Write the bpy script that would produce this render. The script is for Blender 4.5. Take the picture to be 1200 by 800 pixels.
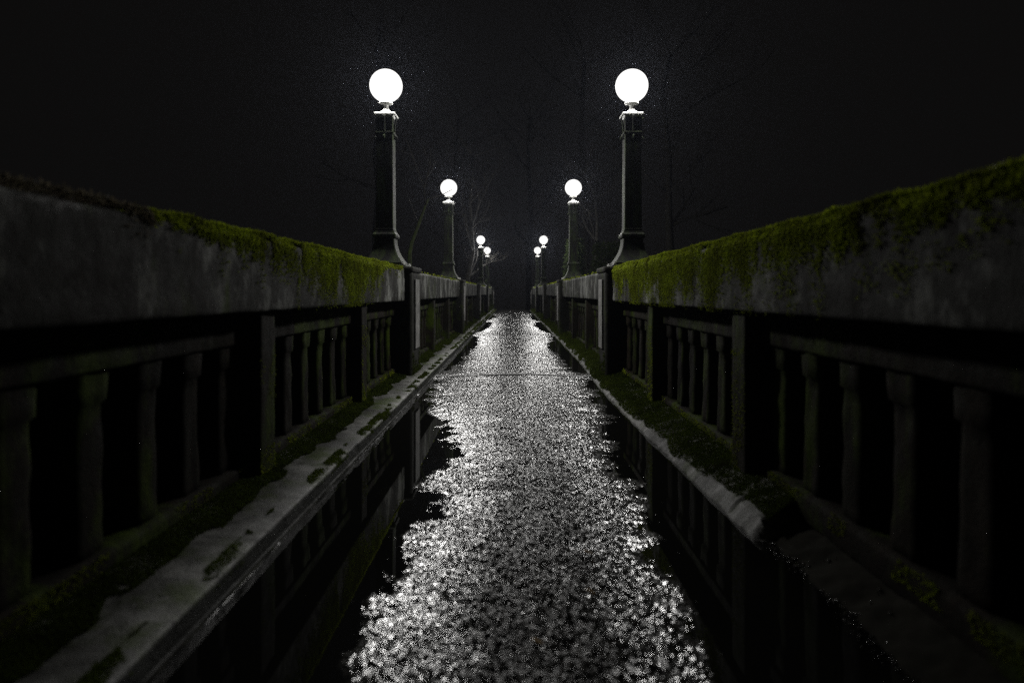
import bpy, math, random
import numpy as np
from mathutils import Vector

for o in list(bpy.data.objects):
    bpy.data.objects.remove(o)
SC = bpy.context.scene
COL = SC.collection
rng = np.random.default_rng(7)
random.seed(7)

# ------------------------------------------------------------------ camera, night sky, exposure
cam_data = bpy.data.cameras.new("camera")
cam = bpy.data.objects.new("camera", cam_data)
COL.objects.link(cam)
SC.camera = cam
CAM_Z = 0.983
cam.location = (0.05, 0.0, CAM_Z)
cam.rotation_euler = (math.radians(90), 0, 0)
cam_data.lens = 24.0
cam_data.sensor_width = 36.0
cam_data.sensor_fit = 'HORIZONTAL'
cam_data.shift_x = -0.00125
cam_data.shift_y = -0.0475
cam_data.clip_start = 0.05
cam_data.clip_end = 600.0
cam_data.dof.use_dof = True
cam_data.dof.focus_distance = 8.5
cam_data.dof.aperture_fstop = 1.5
cam_data.dof.aperture_blades = 0

W = bpy.data.worlds.new("World")
SC.world = W
W.use_nodes = True
bg = W.node_tree.nodes["Background"]
bg.inputs[0].default_value = (1.0, 0.94, 0.90, 1)
bg.inputs[1].default_value = 0.0034

LAMP_L = 240.0
HAZE_D = 0.00023

SC.view_settings.view_transform = 'Standard'
SC.view_settings.look = 'None'
SC.view_settings.exposure = 0.0
SC.view_settings.gamma = 1.0
SC.render.engine = 'CYCLES'
cy = SC.cycles
cy.use_denoising = False
cy.max_bounces = 6
cy.diffuse_bounces = 3
cy.glossy_bounces = 3
cy.transmission_bounces = 4
cy.volume_bounces = 0
cy.transparent_max_bounces = 8
cy.sample_clamp_direct = 12.0
cy.sample_clamp_indirect = 1.0
cy.caustics_reflective = False
cy.caustics_refractive = False
cy.volume_step_rate = 5.0

# ------------------------------------------------------------------ numpy noise
def _hash(ix, iy, iz, s):
    h = (ix.astype(np.int64) * 374761393 + iy.astype(np.int64) * 668265263 + iz.astype(np.int64) * 2147483647 + s * 974634777) & 0xFFFFFFFF
    h = ((h ^ (h >> 13)) * 1274126177) & 0xFFFFFFFF
    h = ((h ^ (h >> 15)) * 2246822519) & 0xFFFFFFFF
    h = h ^ (h >> 16)
    return (h & 0xFFFFFF) / float(0xFFFFFF)

def vnoise(x, y, z=None, s=0):
    x = np.asarray(x, float); y = np.asarray(y, float)
    z = np.zeros_like(x) if z is None else np.asarray(z, float)
    x, y, z = np.broadcast_arrays(x, y, z)
    ix, iy, iz = np.floor(x), np.floor(y), np.floor(z)
    fx, fy, fz = x - ix, y - iy, z - iz
    fx = fx * fx * (3 - 2 * fx); fy = fy * fy * (3 - 2 * fy); fz = fz * fz * (3 - 2 * fz)
    out = 0
    for a in (0, 1):
        for b in (0, 1):
            for c in (0, 1):
                w = (fx if a else 1 - fx) * (fy if b else 1 - fy) * (fz if c else 1 - fz)
                out = out + w * _hash(ix + a, iy + b, iz + c, s)
    return out * 2 - 1

def fbm(x, y, z=None, s=0, octaves=4):
    t, a, n = 0, 1.0, 0
    z = np.zeros_like(np.asarray(x, float)) if z is None else z
    for k in range(octaves):
        t = t + a * vnoise(x * 2 ** k, y * 2 ** k, z * 2 ** k, s + k * 17)
        n += a; a *= 0.5
    return t / n

def grains(x, y, cell, s=0):
    """rounded stones of one size, packed at random; 0..1"""
    gx, gy = x / cell, y / cell
    ix, iy = np.floor(gx), np.floor(gy)
    best = np.zeros_like(gx)
    zz = np.zeros_like(ix)
    for a in (-1, 0, 1):
        for b in (-1, 0, 1):
            cx, cyy = ix + a, iy + b
            px = cx + _hash(cx, cyy, zz, s)
            py = cyy + _hash(cx, cyy, zz, s + 1)
            hh = 0.35 + 0.65 * _hash(cx, cyy, zz, s + 2)
            d2 = (gx - px) ** 2 + (gy - py) ** 2
            best = np.maximum(best, hh * np.sqrt(np.clip(1 - d2 / 0.55, 0, 1)))
    return best

# ------------------------------------------------------------------ mesh helpers
def link(o, parent=None):
    COL.objects.link(o)
    if parent is not None:
        o.parent = parent
    return o

def mesh_obj(name, verts, faces, mat, parent=None, smooth=False):
    me = bpy.data.meshes.new(name)
    me.from_pydata([tuple(v) for v in verts], [], faces)
    me.update()
    if smooth:
        me.polygons.foreach_set("use_smooth", np.ones(len(me.polygons), bool))
    if mat is not None:
        me.materials.append(mat)
    return link(bpy.data.objects.new(name, me), parent)

def np_mesh(name, V, F, mat, parent=None, smooth=False):
    """V (n,3) array, F (m,k) array with k = 3 or 4"""
    me = bpy.data.meshes.new(name)
    n, (m, k) = len(V), F.shape
    me.vertices.add(n)
    me.vertices.foreach_set("co", np.ascontiguousarray(V, np.float32).ravel())
    me.loops.add(m * k)
    me.loops.foreach_set("vertex_index", np.ascontiguousarray(F, np.int32).ravel())
    me.polygons.add(m)
    me.polygons.foreach_set("loop_start", np.arange(0, m * k, k, dtype=np.int32))
    if smooth:
        me.polygons.foreach_set("use_smooth", np.ones(m, bool))
    me.update(calc_edges=True)
    me.validate()
    if mat is not None:
        me.materials.append(mat)
    return link(bpy.data.objects.new(name, me), parent)

def grid_faces(nu, nv, wrap_v=False):
    i = np.arange(nu - 1)[:, None]
    j = np.arange(nv if wrap_v else nv - 1)[None, :]
    j2 = (j + 1) % nv
    return np.stack([i * nv + j, i * nv + j2, (i + 1) * nv + j2, (i + 1) * nv + j], -1).reshape(-1, 4)

def empty(name, loc, label=None, cat=None, group=None):
    o = bpy.data.objects.new(name, None)
    o.empty_display_size = 0.2
    o.location = loc
    tag(o, label, cat, group)
    return link(o)

def tag(o, label=None, cat=None, group=None, kind=None):
    if label: o["label"] = label
    if cat: o["category"] = cat
    if group: o["group"] = group
    if kind: o["kind"] = kind
    return o

def lathe(profile, n=24, octo=False):
    V, F = [], []
    for r, z in profile:
        for k in range(n):
            a = 2 * math.pi * (k + (0.5 if octo else 0)) / n
            V.append((r * math.cos(a), r * math.sin(a), z))
    m = len(profile)
    for i in range(m - 1):
        for k in range(n):
            F.append((i * n + k, i * n + (k + 1) % n, (i + 1) * n + (k + 1) % n, (i + 1) * n + k))
    F.append(tuple(range(n))[::-1])
    F.append(tuple((m - 1) * n + k for k in range(n)))
    return V, F

def tube(pts, radii, n=6, V=None, F=None):
    V = [] if V is None else V
    F = [] if F is None else F
    b = len(V)
    pts = [Vector(p) for p in pts]
    for i, p in enumerate(pts):
        t = (pts[min(i + 1, len(pts) - 1)] - pts[max(i - 1, 0)]).normalized()
        u = t.orthogonal().normalized() if i == 0 else (u - t * u.dot(t)).normalized()
        w = t.cross(u)
        for k in range(n):
            a = 2 * math.pi * k / n
            V.append(p + (u * math.cos(a) + w * math.sin(a)) * radii[i])
    for i in range(len(pts) - 1):
        for k in range(n):
            F.append((b + i * n + k, b + i * n + (k + 1) % n, b + (i + 1) * n + (k + 1) % n, b + (i + 1) * n + k))
    F.append(tuple(b + k for k in range(n))[::-1])
    F.append(tuple(b + (len(pts) - 1) * n + k for k in range(n)))
    return V, F

def rounded(profile, r, seg=3):
    """round the corners of a closed 2-D polygon, then split long sides"""
    out = []
    n = len(profile)
    P = [Vector((a, b)) for a, b in profile]
    for i in range(n):
        p, q, s = P[i - 1], P[i], P[(i + 1) % n]
        rr = min(r, (p - q).length * 0.4, (s - q).length * 0.4)
        a = q + (p - q).normalized() * rr
        c = q + (s - q).normalized() * rr
        for k in range(seg + 1):
            t = k / seg
            out.append(((1 - t) ** 2) * a + 2 * t * (1 - t) * q + t * t * c)
    fine = []
    for i in range(len(out)):
        a, b = out[i], out[(i + 1) % len(out)]
        m = max(1, int((b - a).length / 0.035))
        for k in range(m):
            fine.append(a + (b - a) * (k / m))
    return np.array([(v.x, v.y) for v in fine])

def extrude_y(name, prof, ys, mat, parent, origin, amp=0.004, scale=9.0, seed=0, smooth=True, warp=None):
    """closed profile (x,z) swept along y with worn, uneven faces; coordinates are world, stored relative to origin"""
    nv, nu = len(prof), len(ys)
    X = np.tile(prof[:, 0], (nu, 1)); Z = np.tile(prof[:, 1], (nu, 1)); Y = np.repeat(np.asarray(ys)[:, None], nv, 1)
    d = np.roll(prof, -1, 0) - np.roll(prof, 1, 0)
    nrm = np.stack([d[:, 1], -d[:, 0]], 1)
    nrm /= np.linalg.norm(nrm, axis=1, keepdims=True) + 1e-9
    area = 0.5 * np.sum(prof[:, 0] * np.roll(prof[:, 1], -1) - np.roll(prof[:, 0], -1) * prof[:, 1])
    if area < 0: nrm = -nrm
    nz = amp * (fbm(X * scale, Y * scale, Z * scale, seed, 4) + 0.8 * fbm(X * 2, Y * 2, Z * 2, seed + 5, 3))
    X = X + nrm[None, :, 0] * nz; Z = Z + nrm[None, :, 1] * nz
    if warp is not None:
        X, Z = warp(X, Y, Z)
    V = np.stack([X, Y, Z], -1).reshape(-1, 3) - np.array(origin)
    F = [tuple(f) for f in grid_faces(nu, nv, True)]
    F.append(tuple(range(nv))); F.append(tuple((nu - 1) * nv + k for k in range(nv))[::-1])
    if area > 0: F = [f[::-1] for f in F]
    return mesh_obj(name, V, F, mat, parent, smooth)

def soft_box(name, cx, cy_, z0, z1, sx, sy, mat, parent, origin, bev=0.012, amp=0.004, seed=0, dz=0.04):
    """upright block with rounded vertical edges and worn faces"""
    prof = rounded([(cx - sx / 2, cy_ - sy / 2), (cx + sx / 2, cy_ - sy / 2), (cx + sx / 2, cy_ + sy / 2), (cx - sx / 2, cy_ + sy / 2)], bev, 2)
    zs = np.concatenate([[z0], np.linspace(z0 + 0.006, z1 - 0.008, max(2, int((z1 - z0) / dz) + 1)), [z1]])
    nv, nu = len(prof), len(zs)
    c = np.array([cx, cy_])
    shr = np.ones(nu); shr[0] = 0.985; shr[-1] = 0.97
    P = c + (prof[None] - c) * shr[:, None, None]
    X, Y = P[..., 0], P[..., 1]
    Z = np.repeat(zs[:, None], nv, 1)
    nz = amp * (fbm(X * 9, Y * 9, Z * 9, seed, 3) + 0.7 * fbm(X * 3, Y * 3, Z * 3, seed + 3, 2))
    D = prof - c; D = D / np.linalg.norm(D, axis=1, keepdims=True)
    X = X + D[None, :, 0] * nz; Y = Y + D[None, :, 1] * nz
    V = np.stack([X, Y, Z], -1).reshape(-1, 3) - np.array(origin)
    F = [tuple(f) for f in grid_faces(nu, nv, True)]
    F.append(tuple(range(nv))[::-1]); F.append(tuple((nu - 1) * nv + k for k in range(nv)))
    return mesh_obj(name, V, F, mat, parent, True)

# ------------------------------------------------------------------ materials
class NT:
    def __init__(self, name):
        self.m = bpy.data.materials.new(name); self.m.use_nodes = True
        self.t = self.m.node_tree; self.N = self.t.nodes
        self.b = self.N["Principled BSDF"]
        g = self.N.new("ShaderNodeNewGeometry"); self.pos = g.outputs["Position"]; self.nrm = g.outputs["Normal"]
    def L(self, a, b): self.t.links.new(a, b)
    def map(self, sx, sy, sz):
        n = self.N.new("ShaderNodeMapping"); n.inputs["Scale"].default_value = (sx, sy, sz); self.L(self.pos, n.inputs["Vector"]); return n.outputs[0]
    def noise(self, scale, detail=5, rough=0.6, vec=None, dist=0.0):
        n = self.N.new("ShaderNodeTexNoise"); n.inputs["Scale"].default_value = scale; n.inputs["Detail"].default_value = detail
        n.inputs["Roughness"].default_value = rough; n.inputs["Distortion"].default_value = dist
        self.L(vec or self.pos, n.inputs["Vector"]); return n.outputs["Fac"]
    def voro(self, scale, vec=None, feature='F1', out="Distance"):
        n = self.N.new("ShaderNodeTexVoronoi"); n.feature = feature; n.inputs["Scale"].default_value = scale
        self.L(vec or self.pos, n.inputs["Vector"]); return n.outputs[out]
    def ramp(self, fac, stops):
        n = self.N.new("ShaderNodeValToRGB"); e = n.color_ramp.elements
        while len(e) < len(stops): e.new(0.5)
        for k, (p, c) in enumerate(stops):
            e[k].position = p; e[k].color = (*c, 1) if not isinstance(c, (int, float)) else (c, c, c, 1)
        self.L(fac, n.inputs[0]); return n.outputs[0]
    def mix(self, fac, a, b, mode='MIX'):
        n = self.N.new("ShaderNodeMix"); n.data_type = 'RGBA'; n.blend_type = mode
        ins = [i for i in n.inputs if i.type == 'RGBA']
        fi = [i for i in n.inputs if i.type == 'VALUE'][0]
        for v, i in ((fac, fi), (a, ins[0]), (b, ins[1])):
            if hasattr(v, "is_linked"): self.L(v, i)
            elif isinstance(v, (int, float)): i.default_value = v if i is fi else (v, v, v, 1)
            else: i.default_value = (*v, 1)
        return [o for o in n.outputs if o.type == 'RGBA'][0]
    def math(self, op, a, b=0.0):
        n = self.N.new("ShaderNodeMath"); n.operation = op
        for v, i in ((a, n.inputs[0]), (b, n.inputs[1])):
            if hasattr(v, "is_linked"): self.L(v, i)
            else: i.default_value = v
        return n.outputs[0]
    def bump(self, h, strength, dist, prev=None):
        n = self.N.new("ShaderNodeBump"); n.inputs["Strength"].default_value = strength; n.inputs["Distance"].default_value = dist
        self.L(h, n.inputs["Height"])
        if prev is not None: self.L(prev, n.inputs["Normal"])
        return n.outputs[0]
    def set(self, **k):
        for a, v in k.items():
            i = self.b.inputs[a.replace("_", " ")]
            if hasattr(v, "is_linked"): self.L(v, i)
            elif i.type == 'RGBA': i.default_value = (*v, 1)
            else: i.default_value = v
        return self.m

def concrete(name, dark, light, stain=0.5, moss=0.0, rough=(0.55, 0.8), spec=0.3, patch=0.0, tide=0.0):
    t = NT(name)
    n1 = t.noise(1.7, 6, 0.65, dist=0.6)
    n2 = t.noise(14, 5, 0.6)
    n3 = t.noise(130, 3, 0.7)
    c = t.mix(t.ramp(n1, [(0.36, 0.0), (0.66, 1.0)]), dark, light)
    c = t.mix(t.ramp(n2, [(0.35, 0.55), (0.62, 1.0)]), 0.0, c)
    c = t.mix(t.math('MULTIPLY', t.ramp(n3, [(0.35, 1.0), (0.55, 0.0)]), 0.45), c, (0.012, 0.012, 0.011))
    st = t.noise(1.0, 5, 0.62, t.map(7, 7, 0.7))                        # run-off streaks
    c = t.mix(t.math('MULTIPLY', t.ramp(st, [(0.42, 0.0), (0.62, 1.0)]), stain), c, (0.016, 0.016, 0.012))
    if patch > 0:                                                        # pale lime bloom
        pz = t.noise(2.3, 6, 0.7, t.map(1, 1, 0.75))
        c = t.mix(t.math('MULTIPLY', t.ramp(pz, [(0.50, 0.0), (0.64, 1.0)]), patch), c, (0.42, 0.43, 0.40))
    if moss > 0:
        mz = t.noise(3.5, 7, 0.7, t.map(1, 1, 0.45))
        lo = 0.66 - 0.30 * moss
        mc = t.mix(t.noise(45, 3), (0.012, 0.022, 0.003), (0.060, 0.085, 0.008))
        c = t.mix(t.ramp(mz, [(lo, 0.0), (lo + 0.13, 1.0)]), c, mc)
    if tide > 0:                                                         # algae up to the puddles' high-water mark
        sp = t.N.new("ShaderNodeSeparateXYZ"); t.L(t.pos, sp.inputs[0])
        zz = t.math('ADD', sp.outputs[2], t.math('MULTIPLY', t.math('SUBTRACT', t.noise(11, 5, 0.7), 0.5), 0.035))
        c = t.mix(t.ramp(t.math('MULTIPLY', zz, 10.0), [(tide * 10 - 0.06, 1.0), (tide * 10 + 0.06, 0.0)]), c, (0.008, 0.009, 0.006))
    r = t.ramp(n2, [(0.3, rough[0]), (0.7, rough[1])])
    nb = t.bump(n2, 0.6, 0.012)
    nb = t.bump(n3, 0.7, 0.005, nb)
    return t.set(Base_Color=c, Roughness=r, Specular_IOR_Level=spec, Normal=nb)

M_BEAM = concrete("coping concrete", (0.022, 0.020, 0.018), (0.075, 0.075, 0.070), 0.75, 0.36, (0.7, 0.9), 0.06, patch=0.5)
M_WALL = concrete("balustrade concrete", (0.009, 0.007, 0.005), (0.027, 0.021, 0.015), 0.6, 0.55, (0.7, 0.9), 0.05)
M_PIER = concrete("pier concrete", (0.013, 0.013, 0.011), (0.040, 0.040, 0.036), 0.7, 0.35, (0.7, 0.9), 0.06)
M_PANEL = concrete("pale pier panel", (0.20, 0.20, 0.19), (0.42, 0.41, 0.40), 0.25, 0.0, (0.6, 0.8), 0.1)
M_KERB = concrete("kerb concrete", (0.030, 0.030, 0.027), (0.25, 0.25, 0.235), 0.6, 0.55, (0.5, 0.75), 0.15, tide=0.060)
M_KERB_CLEAN = concrete("chipped kerb concrete", (0.05, 0.05, 0.046), (0.36, 0.36, 0.34), 0.45, 0.35, (0.5, 0.75), 0.15)

def make_moss(name, a, b, c3, tr=0.45):
    t = NT(name)
    n = t.noise(9, 5, 0.7); n2 = t.noise(160, 2)
    c = t.mix(t.ramp(n, [(0.38, 0.0), (0.66, 1.0)]), a, b)
    c = t.mix(t.ramp(n2, [(0.4, 0.0), (0.7, 0.7)]), c, c3)
    c = t.mix(t.ramp(t.noise(4.5, 6, 0.7), [(0.50, 0.0), (0.66, 0.8)]), c, tuple(0.35 * q for q in (a[0] * 1.5, a[1] * 1.1, a[2] * 1.5)))
    m = t.set(Base_Color=c, Roughness=0.85, Specular_IOR_Level=0.12)
    tl = t.N.new("ShaderNodeBsdfTranslucent"); t.L(c, tl.inputs[0])
    mx = t.N.new("ShaderNodeMixShader"); mx.inputs[0].default_value = tr
    t.L(t.b.outputs[0], mx.inputs[1]); t.L(tl.outputs[0], mx.inputs[2])
    t.L(mx.outputs[0], t.N["Material Output"].inputs["Surface"])
    return m
M_MOSS = make_moss("moss", (0.08, 0.09, 0.010), (0.33, 0.43, 0.014), (0.38, 0.45, 0.03), 0.28)
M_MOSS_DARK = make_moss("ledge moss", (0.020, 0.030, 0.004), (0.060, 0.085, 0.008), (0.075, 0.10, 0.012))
M_MOSS_DRY = make_moss("dry moss", (0.05, 0.045, 0.025), (0.10, 0.085, 0.055), (0.12, 0.10, 0.08))

def make_asphalt():
    t = NT("wet asphalt")
    def cells(scale):
        cc = t.voro(scale, out="Color")
        sep = t.N.new("ShaderNodeSeparateColor"); t.L(cc, sep.inputs[0])
        return cc, sep
    ca, sa = cells(84)
    cb, sb = cells(145)
    col = t.mix(t.math('POWER', sa.outputs[2], 2.0), (0.006, 0.006, 0.006), (0.042, 0.040, 0.036))
    big = t.noise(1.6, 5, 0.6)
    col = t.mix(t.ramp(big, [(0.35, 0.6), (0.65, 1.0)]), 0.0, col)
    # film of water: the lower the surface stands over the puddles, the smoother it lies
    px = t.N.new("ShaderNodeSeparateXYZ"); t.L(t.pos, px.inputs[0])
    wob = t.math('MULTIPLY', t.math('SUBTRACT', t.noise(5, 4), 0.5), 0.014)
    dry = t.ramp(t.math('MULTIPLY', t.math('ADD', px.outputs[2], wob), 34.0), [(0.10, 0.0), (0.80, 1.0)])
    r = t.math('ADD', t.math('MULTIPLY', t.math('POWER', sa.outputs[1], 1.6), 0.22), t.math('ADD', t.math('MULTIPLY', dry, 0.03), 0.045))
    # every chip of stone lies at its own small tilt
    def tilt(c, amount):
        n = t.N.new("ShaderNodeVectorMath"); n.operation = 'SUBTRACT'; t.L(c, n.inputs[0]); n.inputs[1].default_value = (0.5, 0.5, 0.5)
        m = t.N.new("ShaderNodeVectorMath"); m.operation = 'SCALE'; t.L(n.outputs[0], m.inputs[0]); t.L(amount, m.inputs["Scale"])
        return m.outputs[0]
    amt = t.math('ADD', t.math('MULTIPLY', dry, 0.87), 0.10)
    a1 = t.N.new("ShaderNodeVectorMath"); a1.operation = 'ADD'
    t.L(t.nrm, a1.inputs[0]); t.L(tilt(ca, amt), a1.inputs[1])
    a2 = t.N.new("ShaderNodeVectorMath"); a2.operation = 'ADD'
    t.L(a1.outputs[0], a2.inputs[0]); t.L(tilt(cb, t.math('MULTIPLY', amt, 0.6)), a2.inputs[1])
    nz = t.N.new("ShaderNodeVectorMath"); nz.operation = 'NORMALIZE'; t.L(a2.outputs[0], nz.inputs[0])
    nb = t.bump(t.math('MULTIPLY', t.voro(84), -1.0), 0.15, 0.004, nz.outputs[0])
    sp_ = t.math('SUBTRACT', 0.50, t.math('MULTIPLY', dry, 0.479))
    return t.set(Base_Color=col, Roughness=r, Specular_IOR_Level=sp_, IOR=1.36, Normal=nb)
M_ASPHALT = make_asphalt()

def make_water():
    t = NT("puddle water")
    n = t.noise(2.0, 2, 0.5)
    return t.set(Base_Color=(0.004, 0.004, 0.0035), Roughness=0.012, IOR=1.333, Specular_IOR_Level=0.5, Normal=t.bump(n, 0.05, 0.002))
M_WATER = make_water()

def make_iron():
    t = NT("green black painted iron")
    n = t.noise(4, 6, 0.7, t.map(3, 3, 0.7)); n2 = t.noise(70, 4)
    c = t.mix(t.ramp(n, [(0.45, 0.0), (0.65, 1.0)]), (0.012, 0.012, 0.011), (0.030, 0.042, 0.016))
    return t.set(Base_Color=c, Roughness=t.ramp(n2, [(0.3, 0.55), (0.7, 0.75)]), Specular_IOR_Level=0.08, Normal=t.bump(n2, 0.25, 0.004))
M_IRON = make_iron()
M_PALEIRON = NT("weathered pale metal").set(Base_Color=(0.45, 0.45, 0.43), Roughness=0.45, Metallic=0.0)

def make_globe():
    m = bpy.data.materials.new("lit opal globe"); m.use_nodes = True
    t = m.node_tree; t.nodes.clear()
    o = t.nodes.new("ShaderNodeOutputMaterial"); e = t.nodes.new("ShaderNodeEmission")
    e.inputs[0].default_value = (1.0, 0.985, 0.955, 1); e.inputs[1].default_value = 1.4
    t.links.new(e.outputs[0], o.inputs[0])
    return m
M_GLOBE = make_globe()

def make_bark(name, a, b):
    t = NT(name)
    n = t.noise(6, 6, 0.7, t.map(4, 4, 1))
    return t.set(Base_Color=t.mix(t.ramp(n, [(0.4, 0.0), (0.65, 1.0)]), a, b), Roughness=0.9, Specular_IOR_Level=0.1, Normal=t.bump(n, 0.6, 0.02))
M_BARK = make_bark("bark", (0.010, 0.009, 0.008), (0.026, 0.025, 0.021))
M_MOSSBARK = make_bark("mossy bark", (0.016, 0.018, 0.009), (0.030, 0.042, 0.012))
M_IVY = make_moss("ivy leaves", (0.012, 0.020, 0.006), (0.030, 0.045, 0.012), (0.04, 0.05, 0.02))
def make_soil():
    t = NT("leaf litter soil"); n = t.noise(0.7, 8, 0.7)
    return t.set(Base_Color=t.mix(n, (0.006, 0.006, 0.004), (0.018, 0.016, 0.010)), Roughness=0.95, Specular_IOR_Level=0.1)
M_SOIL = make_soil()
def make_stone():
    t = NT("wet gravel"); n = t.noise(40, 3)
    return t.set(Base_Color=t.mix(n, (0.02, 0.02, 0.018), (0.11, 0.105, 0.095)), Roughness=0.22)
M_STONE = make_stone()
M_LEAF = NT("wet brown leaf").set(Base_Color=(0.16, 0.11, 0.06), Roughness=0.12)
M_TAR = NT("joint sealant").set(Base_Color=(0.008, 0.008, 0.008), Roughness=0.55)
M_STALK = NT("dry stalk").set(Base_Color=(0.20, 0.18, 0.08), Roughness=0.7)

# ------------------------------------------------------------------ bridge dimensions
PIER_Y = [7.78 + 7.56 * k for k in range(5)]          # 7.78 .. 38.0
SPAN = 7.56
LAMP_X = 1.40
PIER_F = 1.055                                          # inner face of the piers
BEAM_F = 1.135                                          # inner face of the coping
TOP = CAM_Z + 0.275
BEAM_B = CAM_Z - 0.093
Y0, Y1 = -2.6, 38.35
KERB_L = -0.886
def kerb_r(y):
    return np.interp(y, [2.7, 3.3, 4.5, 5.6, 6.9, 8.0, 9.5, 12.0, 16.0, 40.0], [1.015, 1.0, 0.972, 0.955, 0.94, 0.965, 1.0, 1.005, 1.0, 1.0])

# ------------------------------------------------------------------ path: crowned wet asphalt, one sheet with real grain
LZ = [-3, 1.5, 1.96, 2.27, 2.56, 2.95, 3.46, 3.99, 4.71, 5.3, 5.74, 6.84, 7.6, 8.1, 8.6, 10.2, 12.2, 13.8, 15.4, 16.6, 17.2, 19.7, 22.5, 24, 27, 30, 31, 33, 36, 38.5]
LX = [-.38, -.385, -.37, -.385, -.355, -.36, -.40, -.38, -.44, -.53, -.66, -.83, -.82, -.90, -.76, -.70, -.64, -.68, -.78, -.92, -.76, -.62, -.66, -.9, -.66, -.80, -.95, -.75, -.78, -.85]
RZ = [-3, 1.5, 1.76, 2.09, 2.65, 3.06, 3.35, 3.54, 3.75, 4.44, 5.17, 5.4, 5.7, 6.45, 7.5, 8.0, 8.5, 9.4, 10.2, 11.4, 12.9, 14.2, 15.4, 16.4, 17.3, 19.7, 22.2, 23.3, 24.5, 27, 29.5, 31, 33, 36, 38.5]
RX = [.54, .55, .565, .594, .624, .655, .67, .76, .67, .715, .76, .83, .78, .86, .84, .98, .80, .74, .80, .68, .72, .88, .95, 1.02, .84, .66, .72, .95, .78, .74, .80, 1.0, .80, .82, 1.0]
JOINTS = [8.0, 15.9, 23.3, 30.8]
ys = [-3.0]
while ys[-1] < 1.2: ys.append(ys[-1] + 0.03)
while ys[-1] < 39.0: ys.append(ys[-1] + max(0.0045, 0.0025 * ys[-1]))
while ys[-1] < 75.0: ys.append(ys[-1] + 0.4)
ys = np.array(ys)
xs = np.arange(-0.92, 1.31, 0.0048)
Xg, Yg = np.meshgrid(xs, ys)
bl = np.interp(Yg, LZ, LX); br = np.interp(Yg, RZ, RX)
bl = bl + np.clip(0.02 + Yg * 0.02, 0, 0.08) * fbm(Yg * 5.5, Yg * 0, s=5, octaves=4)
br = br + np.clip(0.02 + Yg * 0.03, 0, 0.10) * fbm(Yg * 5.0, Yg * 0, s=6, octaves=4)
cx_, hw = (bl + br) / 2, (br - bl) / 2
tt = np.abs(Xg - cx_) / hw
K = 0.030
pw = np.where(Xg < cx_, np.interp(Yg, [1.5, 5.5, 9, 40], [3.6, 3.0, 2.0, 1.7]), 1.7)
wl = np.where(Xg < cx_, np.interp(Yg, [1.5, 5.5, 9, 40], [0.86, 0.80, 0.65, 0.65]), 0.65)
H = K * (wl * np.clip(1 - tt ** 2, 0, 1) ** pw + (1 - wl) * (1 - tt ** 2))
H = np.where(tt > 1, -0.060 * (1 - np.exp(-(tt - 1) * 1.1)) - 0.03 * np.clip(tt - 1.12, 0, 1) - 0.16 * np.clip(tt - 1.0, 0, 1) * np.clip((Yg - 5) / 3, 0, 1), H)
H += 0.0075 * (1 - 0.4 * np.clip((Yg - 6) / 6, 0, 1)) * fbm(Xg * 5, Yg * 7, s=3, octaves=5) + 0.0022 * fbm(Xg * 30, Yg * 26, s=9, octaves=3)
for px_, py_, rr_ in ((-0.335, 3.52, 0.13), (-0.33, 1.78, 0.12)):      # shallow rises added in the left margin to break the lamps' mirror images
    H += 0.008 * np.exp(-((Xg - px_) ** 2 + (Yg - py_) ** 2) / rr_ ** 2)
for k, j in enumerate(JOINTS):
    jl = j + 0.004 * np.sin(Xg * 9) + 0.012 * vnoise(Xg * 4, Yg * 0, s=40 + k)
    d = np.abs(Yg - jl)
    H = np.maximum(H, 0.010 * np.exp(-(d / 0.25) ** 2) - 0.002)
    H -= 0.012 * np.exp(-(d / 0.03) ** 2)
fade = np.clip((7.5 - Yg) / 4.0, 0, 1)
H += np.clip(1.25 - (tt - 1) / 0.16, 0, 1) * fade * (0.0030 * grains(Xg, Yg, 0.0115, 11) + 0.0015 * grains(Xg + 3, Yg + 5, 0.006, 19) - 0.0026)
H -= np.clip(Yg - 38.2, 0, 100) * 0.045 + 0.0
V = np.stack([Xg, Yg, H], -1).reshape(-1, 3)
tag(np_mesh("path", V, grid_faces(len(ys), len(xs)), M_ASPHALT, None, True), kind="structure")

wy = np.array([-3.0, 38.3]); wx = np.array([-0.93, 1.30])
tag(mesh_obj("water", [(wx[0], wy[0], 0), (wx[1], wy[0], 0), (wx[1], wy[1], 0), (wx[0], wy[1], 0)], [(0, 1, 2, 3)], M_WATER), kind="structure")

# tar strips over the deck joints
for k, (j, lab) in enumerate(zip(JOINTS[:3], ("dark tar strip arching across the path beside the largest lamp pair", "thin dark tar strip across the path at the second lamp pair", "faint tar strip across the far part of the path"))):
    jx = np.linspace(-0.86, 0.97, 120); rowsT = []
    ji = int(np.argmin(np.abs(ys - j)))
    lo_, hi_ = np.searchsorted(ys, j - 0.3), np.searchsorted(ys, j + 0.3)
    for dy, up in ((-0.055, -0.004), (-0.045, 0.004), (0.045, 0.004), (0.055, -0.004)):
        yj = j + 0.02 * np.sin(jx * 5 + k) + dy * (1 + 0.25 * fbm(jx * 8, jx * 0 + k, s=45 + k))
        top_ = np.array([np.max(H[lo_:hi_, min(len(xs) - 1, int((x_ - xs[0]) / 0.0048))]) for x_ in jx])
        hh = np.maximum(np.convolve(np.pad(top_, 4, mode='edge'), np.ones(9) / 9, 'valid'), 0.0) + up
        rowsT.append(np.stack([jx, yj, hh], -1))
    tag(np_mesh("tar_strip", np.array(rowsT).reshape(-1, 3), grid_faces(4, len(jx)), M_TAR, None, True), lab, "tar strip", "tar strips over the deck joints")

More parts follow.
